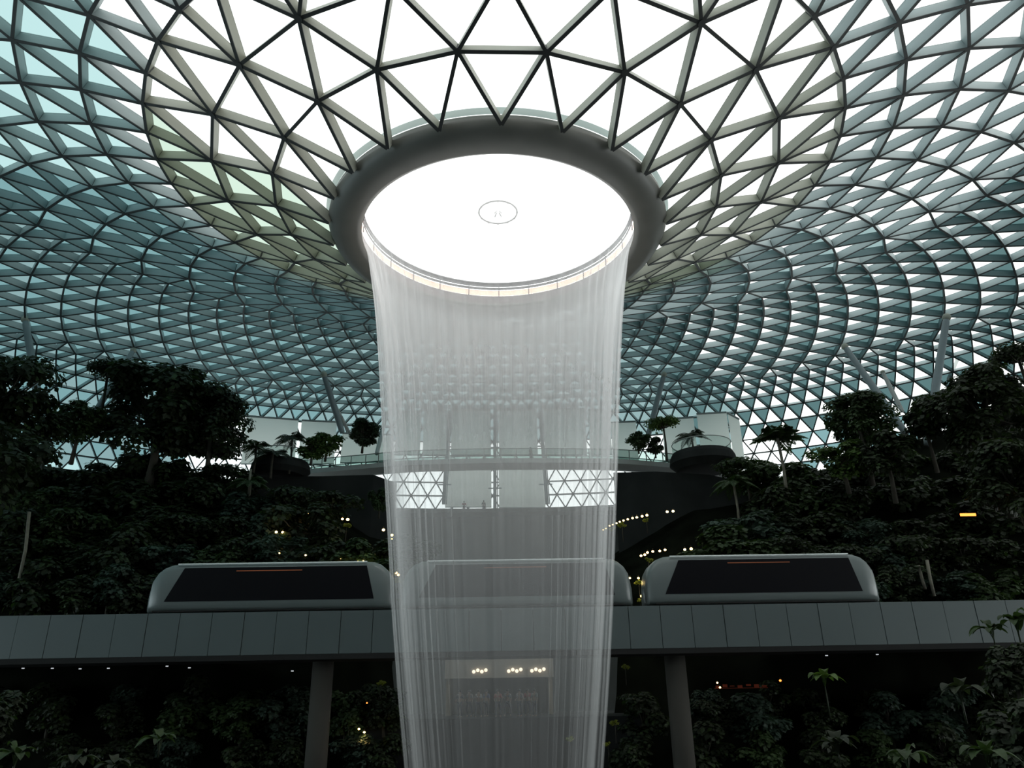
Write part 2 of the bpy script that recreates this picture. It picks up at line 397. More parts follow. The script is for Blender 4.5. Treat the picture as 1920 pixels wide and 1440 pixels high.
hill('slope_right', [[at(1150, 1040, 84), at(1300, 930, 82), at(1450, 905, 80), at(1620, 860, 78), at(1850, 780, 76), at(2400, 650, 74)],
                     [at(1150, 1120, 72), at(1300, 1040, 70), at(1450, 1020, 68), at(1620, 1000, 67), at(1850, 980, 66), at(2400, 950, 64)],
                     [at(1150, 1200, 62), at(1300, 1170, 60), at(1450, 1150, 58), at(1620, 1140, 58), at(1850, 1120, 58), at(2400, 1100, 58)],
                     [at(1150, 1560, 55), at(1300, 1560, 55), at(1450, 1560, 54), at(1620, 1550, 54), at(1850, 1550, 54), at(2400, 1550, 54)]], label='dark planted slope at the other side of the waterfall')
# black building fronts beneath the canopy walkway
b = MB()
def wallseg(b, u0, v0, u1, v1, Y0, Y1, vb0, vb1, th=1.0):
    A = at(u0, v0, Y0); B = at(u1, v1, Y1); zb0 = at(u0, vb0, Y0).z; zb1 = at(u1, vb1, Y1).z
    d = (B - A); d.z = 0; n = Vector((-d.y, d.x, 0)).normalized() * th
    b.add([A, B, B + n, A + n, (A.x, A.y, zb0), (B.x, B.y, zb1), (B.x + n.x, B.y + n.y, zb1), (A.x + n.x, A.y + n.y, zb0)],
          [(0, 1, 2, 3), (7, 6, 5, 4), (0, 4, 5, 1), (1, 5, 6, 2), (2, 6, 7, 3), (3, 7, 4, 0)])
wallseg(b, 470, 893, 600, 893, 78, 79, 1050, 1050); wallseg(b, 600, 893, 700, 890, 79, 80.5, 1060, 1100); wallseg(b, 700, 890, 744, 906, 80.5, 82, 1100, 1180)
struct('wall_left', b, M_darkconc, 'near black terrace front under the walkway, left of the water')
b = MB(); wallseg(b, 1150, 886, 1230, 884, 83, 80, 1150, 1150); wallseg(b, 1230, 884, 1330, 890, 80, 78, 1150, 1150); wallseg(b, 1330, 890, 1400, 905, 78, 77, 1150, 1100)
struct('wall_right', b, M_darkconc, 'dark grey curved terrace front under the walkway, right of the water')

# ------------------------------------------------------------------ white blinds on the far facade
def blind(u0, u1, vt, vb, Y0, Y1, label, vt1=None, vb1=None):
    vt1 = vt if vt1 is None else vt1; vb1 = vb if vb1 is None else vb1
    A = at(u0, vt, Y0); B = at(u1, vt1, Y1); Cc = at(u1, vb1, Y1); D = at(u0, vb, Y0)
    Cc.x, Cc.y = B.x, B.y; D.x, D.y = A.x, A.y
    e = empty('roller_blind', (A + B) / 2); o = Vector(e.location)
    n = Vector(((B - A).y, -(B - A).x, 0)).normalized() * .04
    b = MB(); b.add([A - o, B - o, Cc - o, D - o], [(0, 1, 2, 3)])
    obj('fabric', b, M_blind, e)
    b = MB(); b.tube([A - o, B - o], .13, 8); obj('roller_tube', b, M_grey, e)
    b = MB(); b.bar(D - o, Cc - o, .1, .12); obj('bottom_bar', b, M_grey, e)
    tag(e, label, 'blind', 'white blinds on the far glass facade'); return e
blind(795, 838, 769, 853, 98, 98, 'narrow white blind hanging behind the water, first in the upper row')
blind(847, 920, 768, 853, 98, 98, 'upper white blind directly above the tall blind left of the central mullion')
blind(935, 1006, 768, 853, 98, 98, 'upper white blind just right of the central mullion, above the walkway')
blind(1019, 1096, 766, 853, 98, 98, 'upper white blind at the right end of the row seen through the water')
blind(836, 921, 872, 951, 101.5, 101.5, 'lower white blind under the walkway, left of the central mullion')
blind(935, 1020, 872, 952, 101.5, 101.5, 'lower white blind under the walkway, right of the central mullion')
blind(463, 560, 780, 870, 90, 93, 'white blind behind the palms left of the waterfall, farther from the water', 787, 870)
blind(566, 632, 788, 870, 93, 95, 'white blind behind the yellow-green bushes left of the waterfall', 791, 870)
blind(1145, 1192, 792, 880, 96, 95, 'pale blind just right of the falling water behind low bushes', 790, 880)
blind(1240, 1300, 787, 862, 93, 92, 'pale blind behind the flat-topped tree', 782, 862)
blind(1306, 1362, 776, 868, 92, 90, 'tall white blind right of the flat-topped tree', 773, 868)
blind(1364, 1386, 774, 862, 90, 89, 'slim white blind strip nearest the round-crowned palm', 786, 858)
blind(744, 790, 771, 853, 97.5, 98, 'outermost upper white blind at the left rim of the water')
blind(1102, 1142, 768, 853, 98, 97.5, 'outermost upper white blind at the right rim of the water')
blind(642, 738, 812, 868, 94, 96, 'low white blind behind the clipped dark tree', 815, 866)
# mullions between the blinds
for u, ut, vt, vb, Y, lb in ((928, 928, 766, 955, 99, 'slim dark mullion in the middle of the far facade'), (832, 842, 770, 945, 99.5, 'slim dark mullion left of the middle on the far facade'), (1026, 1012, 768, 945, 99.5, 'slim dark mullion right of the middle on the far facade')):
    A = at(ut, vt, Y); B = at(u, vb, Y); b = MB(); b.bar(A - A, B - A, .45, .6, (0, 1, 0)); b.bar(Vector((.35, .1, 0)), B - A + Vector((.35, .1, 0)), .12, .2, (0, 1, 0))
    for t in (.2, .4, .6, .8): b.bar((B - A) * t - Vector((.9, 0, 0)), (B - A) * t + Vector((.9, 0, 0)), .15, .15)
    tag(obj('facade_mullion', b, M_tube, loc=A), lb, 'mullion', 'facade mullions')

# ------------------------------------------------------------------ canopy walkway
wk = empty('canopy_walkway', at(925, 868, 80)); o = Vector(wk.location)
tag(wk, 'slim curved footbridge with glass balustrade crossing behind the waterfall', 'bridge')
pts = []
for u, v, Y in ((560, 890, 84), (600, 886, 83.5), (680, 879, 82.5), (750, 873, 81.5), (830, 870, 80.7), (925, 868, 80.3), (1010, 867.5, 80.5), (1090, 868, 81.2), (1160, 869, 82), (1250, 876, 82.5), (1330, 884, 82.5), (1385, 890, 82.5)): pts.append(at(u, v, Y) - o)
def resample(pts, n):
    out = []
    for i in range(n):
        t = i / (n - 1) * (len(pts) - 1); k = min(int(t), len(pts) - 2); f = t - k
        p0, p1, p2, p3 = pts[max(k - 1, 0)], pts[k], pts[k + 1], pts[min(k + 2, len(pts) - 1)]
        out.append(.5 * ((2 * p1) + (p2 - p0) * f + (2 * p0 - 5 * p1 + 4 * p2 - p3) * f * f + (3 * p1 - p0 - 3 * p2 + p3) * f ** 3))
    return out
pts = resample(pts, 44)
def ribbon(b, pts, prof):
    V = []; n = len(prof)
    for i, p in enumerate(pts):
        d = pts[min(i + 1, len(pts) - 1)] - pts[max(i - 1, 0)]; d.z = 0; d.normalize(); s = Vector((-d.y, d.x, 0))
        for (y, z) in prof: V.append(p + s * y + Vector((0, 0, z)))
    b.add(V, [(i * n + k, i * n + (k + 1) % n, (i + 1) * n + (k + 1) % n, (i + 1) * n + k) for i in range(len(pts) - 1) for k in range(n)])
b = MB(); ribbon(b, pts, [(0, 0), (0, .55), (3, .55), (3, 0), (1.5, -.35)]); obj('deck', b, M_ltgrey, wk)
b = MB(); ribbon(b, pts, [(.05, .55), (.05, 1.65), (.09, 1.65), (.09, .55)]); ribbon(b, pts, [(2.91, .55), (2.91, 1.65), (2.95, 1.65), (2.95, .55)]); obj('balustrade', b, M_balus, wk)
b = MB(); ribbon(b, pts, [(.03, 1.65), (.03, 1.73), (.12, 1.73), (.12, 1.65)]); ribbon(b, pts, [(2.88, 1.65), (2.88, 1.73), (2.97, 1.73), (2.97, 1.65)]); obj('handrail', b, M_rail, wk)
pp = resample(pts, 33)
for p in pp:
    b = MB(); b.bar(p + Vector((0, .06, .3)), p + Vector((0, .06, 1.68)), .09, .12, (0, 1, 0)); obj('post', b, M_rail, wk)

# dark rounded lookout with glass beside the round-crowned palm, and its twin
def lookout(u0, u1, vt, vb, Y, label):
    A = at(u0, vb, Y); B = at(u1, vb, Y); c = (A + B) / 2; r = (B.x - A.x) / 2; h = at(u0, vt, Y).z - A.z
    e = empty('lookout_deck', c); tag(e, label, 'deck')
    b = MB(); prof = [(.02, 0), (r * .8, 0), (r, h * .35), (r * .97, h * .75), (r * .9, h), (.02, h)]; b.lathe(prof, 40)
    obj('base', b, M_darkconc, e, smooth=False)
    b = MB(); b.lathe([(r * .88, h), (r * .88, h + 1.1)], 40); obj('glass_guard', b, M_balus, e)
    b = MB(); b.tube([(r * .88 * math.sin(2 * PI * k / 40), -r * .88 * math.cos(2 * PI * k / 40), h + 1.12) for k in range(41)], .05, 6); obj('handrail', b, M_rail, e)
    return e
lookout(1258, 1382, 851, 882, 79, 'dark rounded lookout with glass guard at the right end of the walkway')
lookout(470, 580, 868, 893, 79, 'dark rounded lookout under the palms at the left end of the walkway')

# ------------------------------------------------------------------ tree-like roof struts
def strut(top, bot, r, label, m=M_tube, group=None):
    e = empty('roof_strut', bot); tag(e, label, 'strut', group); d = top - bot
    b = MB(); b.tube([Vector((0, 0, 0)), d * .04, d * .5, d * .96, d], [r * .75, r, r * 1.08, r * .9, r * .6], 14); obj('tube', b, m, e, smooth=True)
    b = MB(); b.sphere(d, r * 1.15, 10, 8); obj('head_joint', b, M_beam, e, smooth=True)
G = 'slanted tubular roof struts'
T = at(47, 599, dome(15, -8.25).y); strut(T, at(90, 860, 69), .36, 'slanted roof strut rising out of the trees at the far left edge', group=G)
T = at(250, 657, dome(15, -9).y); strut(T, at(150, 820, 72), .30, 'roof strut leaning towards the round dark tree on the left', group=G)
strut(at(607, 702, 84), at(642, 812, 88), .36, 'roof strut left of the waterfall above the yellow-green bushes', group=G)
strut(at(634, 770, 88), at(655, 812, 91), .2, 'thin pale strut close behind the strut left of the waterfall', M_ltgrey, G)
strut(at(725, 775, 93), at(706, 852, 90), .26, 'pale strut just left of the falling water', M_ltgrey, G)
strut(at(1245, 702, 84), at(1212, 830, 88), .32, 'roof strut right of the waterfall behind the flat-topped tree', group=G)
strut(at(1584, 650, 72), at(1700, 815, 69), .33, 'roof strut slanting down to the right into the large tree', group=G)
strut(at(1655, 698, 82), at(1692, 772, 80), .24, 'short pale strut between the two big right struts', M_ltgrey, G)
strut(at(1775, 595, 66), at(1738, 835, 67), .36, 'nearly upright roof strut at the far right', group=G)
strut(at(1795, 675, 84), at(1778, 712, 82), .22, 'small pale strut tip beside the upright strut at the far right', M_ltgrey, G)

# ------------------------------------------------------------------ railway girder and columns
YB = 48.0
zt_, zb_ = at(960, 1140, YB).z, at(960, 1222, YB).z
gd = empty('railway_girder', (0, YB + 2, zb_)); tag(gd, 'long grey panel-clad railway viaduct crossing in front of the forest', 'viaduct')
H = zt_ - zb_
xl, xr = at(-160, 1160, YB).x, at(2080, 1120, YB).x
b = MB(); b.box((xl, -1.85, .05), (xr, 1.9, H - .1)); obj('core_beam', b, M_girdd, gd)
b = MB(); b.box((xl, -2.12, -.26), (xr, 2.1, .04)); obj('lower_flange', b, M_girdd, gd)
pw_ = mpp(at(960, 1180, YB)) * 60.2
n = int((xr - xl) / pw_); b = MB(); x0 = at(638, 1180, YB).x % pw_
x = math.floor(xl / pw_) * pw_ + x0
k = 0
while x < xr:
    b.box((x + .018, -2.05 - .015 * math.sin(k * 2.3), .06), (x + pw_ - .018, -1.86, H)); x += pw_; k += 1
obj('cladding_panels', b, M_gird, gd)
b = MB(); b.box((xl, -1.8, H - .1), (xr, -1.6, H + .02)); obj('kerb', b, M_grey, gd)
for side, u, lb in ((-1, 602, 'dim concrete column under the viaduct, left of the waterfall'), (1, 1271, 'dim concrete column under the viaduct, right of the waterfall')):
    P = at(u, 1300, YB + 1.2); b = MB(); b.tube([(0, 0, -8), (0, 0, zb_ - .35)], [.66, .64], 24)
    tag(obj('viaduct_column', b, mat('column_concrete', (.05, .048, .043), rough=.9, spec=.1), loc=(P.x, P.y, 0), smooth=True), lb, 'column', 'viaduct columns')

def train_car(u0, u1, label, vtop):
    """car body between image columns u0..u1 (at the side plane)"""
    ys = YB + .55
    zb = at(960, 1139, ys).z + .03
    A = at(u0, 1100, ys).x; B = at(u1, 1100, ys).x; L = B - A
    top = at((u0 + u1) / 2, vtop, ys).z - zb
    e = empty('train_car', ((A + B) / 2, ys + 1.35, zb)); tag(e, label, 'train', 'cars of the white airport train')
    W = 1.35
    # stations along x: (x, height, halfwidth)
    def sec(hh, w, n=20):
        out = []
        for k in range(n):
            a = 2 * PI * k / n; ca, sa = math.cos(a), math.sin(a); ex = .35
            out.append((math.copysign(abs(ca) ** ex, ca) * w, hh / 2 + math.copysign(abs(sa) ** ex, sa) * hh / 2))
        return out
    st = []
    for t in (0, .012, .03, .055, .085, .12, .16, .84, .88, .915, .945, .97, .988, 1):
        e_ = min(t, 1 - t); k = min(1, e_ / .115); s = math.sqrt(max(0, 1 - (1 - k) ** 2.4))
        st.append((-L / 2 + L * t, top * (.40 + .60 * s), W * (.72 + .28 * min(1, s * 1.2))))
    b = MB(); V = []; n = 20
    for x, hh, w in st: V += [(x, y, z) for y, z in sec(hh, w)]
    fs = [(i * n + k, i * n + (k + 1) % n, (i + 1) * n + (k + 1) % n, (i + 1) * n + k) for i in range(len(st) - 1) for k in range(n)]
    fs += [tuple(range(n - 1, -1, -1)), tuple((len(st) - 1) * n + k for k in range(n))]
    b.add(V, fs); obj('body', b, M_train, e, smooth=True)
    mz = mpp(at(960, 1100, ys)); z0, z1 = 19 * mz, top - 10 * mz
    b = MB(); xa, xb = -L / 2 + 34 * mz, L / 2 - 34 * mz; xc, xd = xa + 30 * mz, xb - 30 * mz + 14 * mz
    for s in (-1, 1):
        y0 = s * (W + .012); y1 = s * (W - .06)
        vs = [(xa, y0, z0), (xb, y0, z0), (xd, y0, z1), (xc, y0, z1), (xa, y1, z0), (xb, y1, z0), (xd, y1, z1), (xc, y1, z1)]
        b.add(vs, [(0, 1, 2, 3), (7, 6, 5, 4), (0, 4, 5, 1), (1, 5, 6, 2), (2, 6, 7, 3), (3, 7, 4, 0)])
    obj('window_band', b, M_trainw, e)
    b = MB(); b.bar((xa + L * .28, -W - .03, z1 - .22), (xa + L * .55, -W - .03, z1 - .22), .03, .05); obj('lamp_reflection', b, M_tglow, e)  # glowing bar on the window imitates reflected orange lamps
    b = MB(); b.box((-L / 2 + .5, -W - .01, .02), (L / 2 - .5, -W + .1, .1)); obj('skirt_seam', b, M_girdd, e)
    b = MB(); b.tube([(-L / 2 + L * .11, -W * .93, top * .97), (L / 2 - L * .11, -W * .93, top * .97)], .06, 8); obj('roof_highlight', b, mat('highlight_white', (.75, .8, .8), rough=.2), e)  # bright tube puts the sky highlight along the roof edge into colour
    return e
train_car(277, 736, 'white train car on the viaduct left of the waterfall', 1053)
train_car(752, 1186, 'middle white train car seen through the falling water', 1047)
train_car(1213, 1650, 'white train car on the viaduct right of the waterfall', 1038)

# ------------------------------------------------------------------ lit hall and people
hall = empty('lobby_front', at(935, 1345, 60)); o = Vector(hall.location); tag(hall, 'dim lit lobby opening low behind the waterfall', 'lobby')
A = at(845, 1238, 60) - o; B = at(1030, 1345, 60) - o; A.z += 0; z1 = A.z; 
b = MB(); b.box((A.x, 3.5, 0), (B.x, 3.7, z1)); b.box((A.x - .3, -.2, 0), (A.x, 3.7, z1)); b.box((B.x, -.2, 0), (B.x + .3, 3.7, z1)); obj('back_wall', b, mat('lobby_wall', (.3, .26, .2)), hall)
b = MB(); b.box((A.x - .4, -.4, z1 - 1.3), (B.x + .4, -.1, z1 + .2)); obj('fascia', b, mat('fascia_panel', (.35, .32, .28)), hall)
b = MB(); b.box((A.x, -.2, z1 - .2), (B.x, 3.7, z1)); obj('soffit', b, mat('soffit', (.4, .38, .34)), hall)
for u in (900, 965, 1008):
    x = at(u, 1260, 60).x - o.x; b = MB(); [b.sphere((x + dx, -.55, z1 - .85 + .1 * (q % 2)), .13, 8, 6) for q, dx in enumerate((-.45, -.15, .15, .45))]; obj('ceiling_lamp', b, M_hall, hall)

def person(loc, h, top_c, bot_c, label, pose=0, rz=0, group=None):
    """standing figure grown as one skinned surface; clothes as a second skin"""
    s = h / 1.7; rnd = random.Random(hash(label) % 999)
    st = .10 + .05 * pose; ar = .10 + .18 * (pose == 2)
    P = {'pel': (0, 0, .92), 'wa': (0, 0, 1.08), 'ch': (0, .01, 1.28), 'ne': (0, 0, 1.43), 'he': (0, -.01, 1.53), 'ht': (0, 0, 1.64),
         'hl': (-.09, 0, .88), 'kl': (-st, -.03 - .06 * pose, .48), 'al': (-st, .03, .08), 'tl': (-st, -.14, .03), 'hr': (.09, 0, .88), 'kr': (st, -.01 + .05 * pose, .48), 'ar': (st, .04, .08), 'tr': (st, -.13, .03),
         'sl': (-.18, 0, 1.38), 'el': (-.24, .02, 1.12), 'wl': (-.22 - ar * .3, -.08 - ar, .92 + ar), 'fl': (-.21, -.12 - ar, .84 + ar), 'sr': (.18, 0, 1.38), 'er': (.24, .02, 1.12), 'wr': (.22, -.07, .90), 'fr': (.21, -.10, .82)}
    Rr = {'pel': .145, 'wa': .12, 'ch': .15, 'ne': .055, 'he': .09, 'ht': .075, 'hl': .09, 'kl': .06, 'al': .04, 'tl': .035, 'hr': .09, 'kr': .06, 'ar': .04, 'tr': .035, 'sl': .06, 'el': .042, 'wl': .03, 'fl': .028, 'sr': .06, 'er': .042, 'wr': .03, 'fr': .028}
    Ed = [('pel', 'wa'), ('wa', 'ch'), ('ch', 'ne'), ('ne', 'he'), ('he', 'ht'), ('pel', 'hl'), ('hl', 'kl'), ('kl', 'al'), ('al', 'tl'), ('pel', 'hr'), ('hr', 'kr'), ('kr', 'ar'), ('ar', 'tr'), ('ch', 'sl'), ('sl', 'el'), ('el', 'wl'), ('wl', 'fl'), ('ch', 'sr'), ('sr', 'er'), ('er', 'wr'), ('wr', 'fr')]
    def skin(keys, extra, m, name, root):
        ks = [k for k in P if k in keys]; me = bpy.data.meshes.new(name)
        me.from_pydata([tuple(c * s for c in P[k]) for k in ks], [(ks.index(a), ks.index(b)) for a, b in Ed if a in ks and b in ks], [])
        ob = bpy.data.objects.new(name, me); C.objects.link(ob); md = ob.modifiers.new('s', 'SKIN'); sb = ob.modifiers.new('u', 'SUBSURF'); sb.levels = 1; sb.render_levels = 1
        if not me.skin_vertices: me.skin_vertices.new() if hasattr(me.skin_vertices, 'new') else None
        for i, k in enumerate(ks):
            r = (Rr[k] + extra) * s; me.skin_vertices[0].data[i].radius = (r, r * (.75 if k in ('ch', 'wa', 'pel') else 1)); me.skin_vertices[0].data[i].use_root = (k == root)
        dg = bpy.context.evaluated_depsgraph_get(); dg.update(); m2 = bpy.data.meshes.new_from_object(ob.evaluated_get(dg)); bpy.data.objects.remove(ob)
        m2.materials.clear(); m2.materials.append(m)
        return m2
    e = empty('person', loc, rz); tag(e, label, 'person', group)
    obj('body', skin(list(P), 0, M_skin, 'body', 'pel'), parent=e)
    obj('top', skin(['wa', 'ch', 'sl', 'el', 'sr', 'er'], .016, mat('top_cloth', top_c), 'top', 'ch'), parent=e)
    obj('trousers', skin(['pel', 'hl', 'kl', 'al', 'hr', 'kr', 'ar'], .014, mat('trouser_cloth', bot_c), 'trousers', 'pel'), parent=e)
    b = MB(); b.sphere((0, .02 * s, 1.61 * s), .105 * s, 10, 8); obj('hair', b, mat('hair', (.01, .008, .006)), e, smooth=True)
    return e
crowd = [(862, 54, (.05, .05, .06), 0), (880, 56, (.25, .22, .2), 1), (897, 54.5, (.4, .38, .36), 2), (912, 55.5, (.08, .1, .2), 0), (934, 54, (.3, .08, .07), 1), (952, 56, (.2, .2, .2), 2), (975, 54.5, (.35, .3, .3), 0), (990, 55.5, (.3, .05, .05), 1), (1003, 54, (.1, .12, .1), 0)]
words = ['at the outer end of the crowd, in a black top', 'second in the crowd, in a beige top', 'in a pale top raising a hand, low behind the water', 'in a navy top beneath the first hall lamp', 'in a brick-red top in the middle of the crowd', 'in a grey top holding something up', 'in a cream top beneath the second hall lamp', 'in a bright red top near the end of the crowd', 'in an olive top at the crowd end nearest the third lamp']
for (u, Y, c, ps), w in zip(crowd, words):
    P = at(u, 1345, Y); person((P.x, P.y, 0), 1.7, c, (.03, .03, .05), 'standing person ' + w, ps, random.uniform(-.6, .6), 'visitors below the viaduct')
P = at(907, 962, 99.3); person((P.x, P.y, zt), 1.75, (.02, .02, .03), (.02, .02, .03), 'person in dark clothes standing on the far upper terrace', 1, .4)
P = at(870, 962, 99.3); person((P.x, P.y, zt), 1.7, (.4, .03, .03), (.05, .03, .03), 'person in a red top standing on the far upper terrace', 0, 0)
P = at(995, 845, 82.3); zz_ = at(995, 866, 80.4).z + .55; person((P.x, P.y, zz_), 1.75, (.06, .07, .06), (.03, .03, .03), 'person on the curved footbridge, seen dimly through the water', 0, .8)

# ------------------------------------------------------------------ lamps
lampme = MB(); lampme.sphere((0, 0, 0), 1, 10, 8); lampme = lampme.mesh('bulb', M_yel, True)
lampme_w = lampme.copy(); lampme_w.materials.clear(); lampme_w.materials.append(M_warm)
lampme_o = lampme.copy(); lampme_o.materials.clear(); lampme_o.materials.append(M_or)
cm = MB(); cm.tube([(0, 0, .6), (0, 0, 2.2)], .35, 8); capme = cm.mesh('lamp_cap', M_girdd)
LIGHT = {}
def fwd_(Y): return Y - 9 if Y > 73 else Y - 7.5 if Y > 66 else Y - 6 if Y > 61 else Y - 4 if Y > 59 else Y
def lamp(u, v, Y, px, label, group, kind=0):
    Y = fwd_(Y)
    P = at(u, v, Y); r = mpp(P) * px
    e = empty('garden_lamp', P); tag(e, label, 'lamp', group)
    o = obj('bulb', (lampme, lampme_w, lampme_o)[kind], parent=e); o.scale = (r, r, r * .8)
    o = obj('cap', capme, parent=e); o.scale = (r, r, r)
    if kind == 0 and px >= 2:
        if 'pt' not in LIGHT: LIGHT['pt'] = bpy.data.lights.new('bulb_light', 'POINT'); LIGHT['pt'].energy = 14; LIGHT['pt'].color = (1, .72, .25); LIGHT['pt'].shadow_soft_size = .1
        l = bpy.data.objects.new('bulb_light', LIGHT['pt']); C.objects.link(l); l.parent = e; l.location = (0, -.35, -.15)
ORD = ['lowest', 'second', 'third', 'fourth', 'fifth', 'sixth', 'seventh', 'eighth', 'ninth', 'tenth', 'eleventh', 'topmost']
row = [(1131, 993.5), (1136, 991), (1143, 986), (1149, 983.5), (1156, 981), (1162, 978.5), (1169, 976), (1177, 973.5), (1186, 971.5), (1194, 970), (1204, 968), (1213, 966)]
for i, (u, v) in enumerate(row): lamp(u, v, 76 + i * .15, 1.2 + i * .12, ORD[i] + ' bulb of the long curved row right beside the water', 'bulbs of the long curved row')
for i, (u, v) in enumerate([(1202, 1042), (1209, 1040), (1214, 1036), (1224, 1034), (1237, 1033), (1247, 1031)]): lamp(u, v, 70, 2.4, ORD[i].replace('lowest', 'first') + ' bulb of the short curved row above the right train car', 'bulbs of the short curved row', 1)
S1 = [(1251, 959.5, 75, 2.6, 1, 'left bulb of the lone high pair on the dark right terrace'), (1262, 958.5, 75, 2.6, 1, 'right bulb of the lone high pair on the dark right terrace'),
 (1284, 1030.5, 68, 2.6, 1, 'left bulb of the pair just above the roof of the right train car'), (1296, 1029, 68, 2.8, 1, 'right bulb of the pair just above the roof of the right train car'),
 (1173, 1086, 62, 2, 0, 'first small bulb in the gap between middle and right train cars'), (1181, 1084, 62, 2, 0, 'second small bulb in the gap between middle and right train cars'), (1197, 1084, 62, 2.2, 0, 'third small bulb in the gap, amid yellow leaves'), (1206, 1085.5, 62, 2, 0, 'bulb nearest the right train car end'), (1203, 1117.5, 60, 2.6, 0, 'lone low bulb just above the track between the cars'),
 (565, 962.5, 76, 2.2, 1, 'first bulb of the high four-bulb line left of the water'), (576, 963.5, 76, 2.6, 1, 'second bulb of the high four-bulb line left of the water'), (595, 966, 76, 2.0, 1, 'third bulb of the high four-bulb line left of the water'), (607, 967, 76, 2.6, 1, 'fourth bulb of the high four-bulb line left of the water'),
 (642, 973, 75, 2.4, 1, 'dimmer bulb of the orange pair left of the water'), (652, 974, 75, 3.0, 1, 'brighter bulb of the orange pair left of the water'),
 (518, 997.5, 72, 2.6, 1, 'white bulb farthest from the water on the left slope'), (530, 998, 72, 2.4, 0, 'yellow bulb beside the farthest white bulb on the left slope'), (524, 1037, 68, 1.6, 1, 'small bulb under the farthest pair on the left slope'), (573, 1041, 68, 1.8, 1, 'lone faint bulb over the left train roof'),
 (524, 962, 77, 1.2, 1, 'tiny faint bulb left of the high four-bulb line'),
 (719, 993.5, 74, 2.8, 0, 'upper bulb of the yellow cluster at the left rim of the water'), (735, 1003.5, 74, 2.6, 0, 'second bulb of the yellow cluster at the left rim of the water'), (735, 1011, 74, 2.2, 0, 'third bulb of the yellow cluster at the left rim of the water'), (738, 1017, 74, 2.4, 0, 'lowest bulb of the yellow cluster at the left rim of the water'),
 (628, 1045.5, 66, 2, 1, 'bulb at the start of the line rising over the left train nose'), (640, 1047.5, 66, 1.8, 1, 'second bulb of the line over the left train nose'), (672, 1053, 65, 2, 0, 'third bulb of the line over the left train nose'), (681, 1053, 65, 2.4, 0, 'fourth bulb of the line over the left train nose'), (695, 1058, 64.5, 2, 0, 'fifth bulb of the line over the left train nose'), (709, 1060, 64, 2.2, 0, 'sixth bulb of the line over the left train nose'), (715, 1064, 64, 2.6, 0, 'seventh bulb of the line over the left train nose'), (731, 1070, 63.5, 2.4, 0, 'eighth bulb of the line over the left train nose'), (743, 1074, 63, 2.4, 1, 'bulb ending the line over the left train nose'), (747, 1078, 63, 2.6, 1, 'last bright bulb beside the water edge'),
 (673, 1367, 50.6, 2.2, 1, 'amber bulb low in the dark left of the water'), (683, 1373, 50.6, 2.2, 0, 'yellow bulb beside the low amber bulb'), (688, 1318, 50.6, 1.6, 2, 'orange bulb in the dark under the viaduct left of the water'),
 (1345, 1280, 50.6, 1.8, 1, 'pink bulb under the viaduct on the right'), (1350, 1289, 50.6, 2, 1, 'bright bulb below the pink one under the viaduct'), (1463, 1276, 50.6, 2.4, 2, 'orange bulb alone under the viaduct on the right')]
for u, v, Y, px, kd, lb in S1: lamp(u, v, Y, px, lb, None, kd)
# orange strip sign, lit pink sign
P = at(1815, 965, 57.5); b = MB(); b.box((-.6, -.05, -.1), (.6, .05, .1)); tag(obj('lamp_strip', b, M_or, loc=P), 'short orange light strip among the dark trees at the far right', 'lamp')
P = at(1392, 1285, 50.8); b = MB(); [b.box((x_, -.05, -.10 + .06 * math.sin(x_ * 5)), (x_ + .28, .05, .03 + .05 * math.sin(x_ * 9))) for x_ in (-1.7, -1.25, -.8, -.3, .25, .75, 1.25)]; b.box((-1.8, -.02, -.17), (1.6, .02, -.14)); tag(obj('shop_light', b, mat('dim_red_glow', (.02, .008, .006), rough=1, spec=0, emit=(1, .2, .1), estr=.035), loc=P), 'dim reddish shop light under the viaduct right of the column', 'lamp')
# downlights in the slab soffit under the viaduct
slab_z = {}
for lst, sd in (([(33, 1242), (43, 1247), (92, 1240), (98, 1247), (150, 1240), (150, 1248), (210, 1240), (203, 1247), (313, 1243), (355, 1246), (548, 1252)], 'left'), ([(1543, 1218), (1550, 1223), (1640, 1211), (1644, 1217), (1645, 1221), (1693, 1216), (1750, 1207), (1743, 1214), (1803, 1206), (1857, 1204), (1905, 1202)], 'right')):
    for i, (u, v) in enumerate(lst):
        zs = 5.2 if sd == 'left' else 5.6
        d = at(u, v, 1) - Vector((0, 0, EYE)); Y = 53
        P = at(u, v + 7, Y)
        nm = ['first', 'second', 'third', 'fourth', 'fifth', 'sixth', 'seventh', 'eighth', 'ninth', 'tenth', 'eleventh'][i]
        b = MB(); b.tube([(0, 0, 0), (0, 0, .06)], .085, 10); tag(obj('downlight', b, M_spot, loc=P), f'{nm} small white downlight from the frame edge, under the {sd} viaduct end' if sd == 'left' else f'{nm} small white downlight counting away from the water, under the right viaduct end', 'lamp', sd + ' soffit downlights')
for sd, u0, u1 in (('left', -200, 590), ('right', 1480, 2150)):
    zs = max(at(u_, v_ + 7, 53).z for u_, v_ in ((33, 1240), (548, 1252))) if sd == 'left' else max(at(u_, v_ + 7, 53).z for u_, v_ in ((1543, 1218), (1905, 1202)))
    A = at(u0, 1240, 51).x; B = at(u1, 1240, 51).x; b = MB(); b.box((A, 52.6, zs + .06), (B, 57, zs + .35))
    tag(obj('soffit_slab', b, M_girdd), f'dark floor slab carrying downlights behind the {sd} end of the viaduct', 'slab')

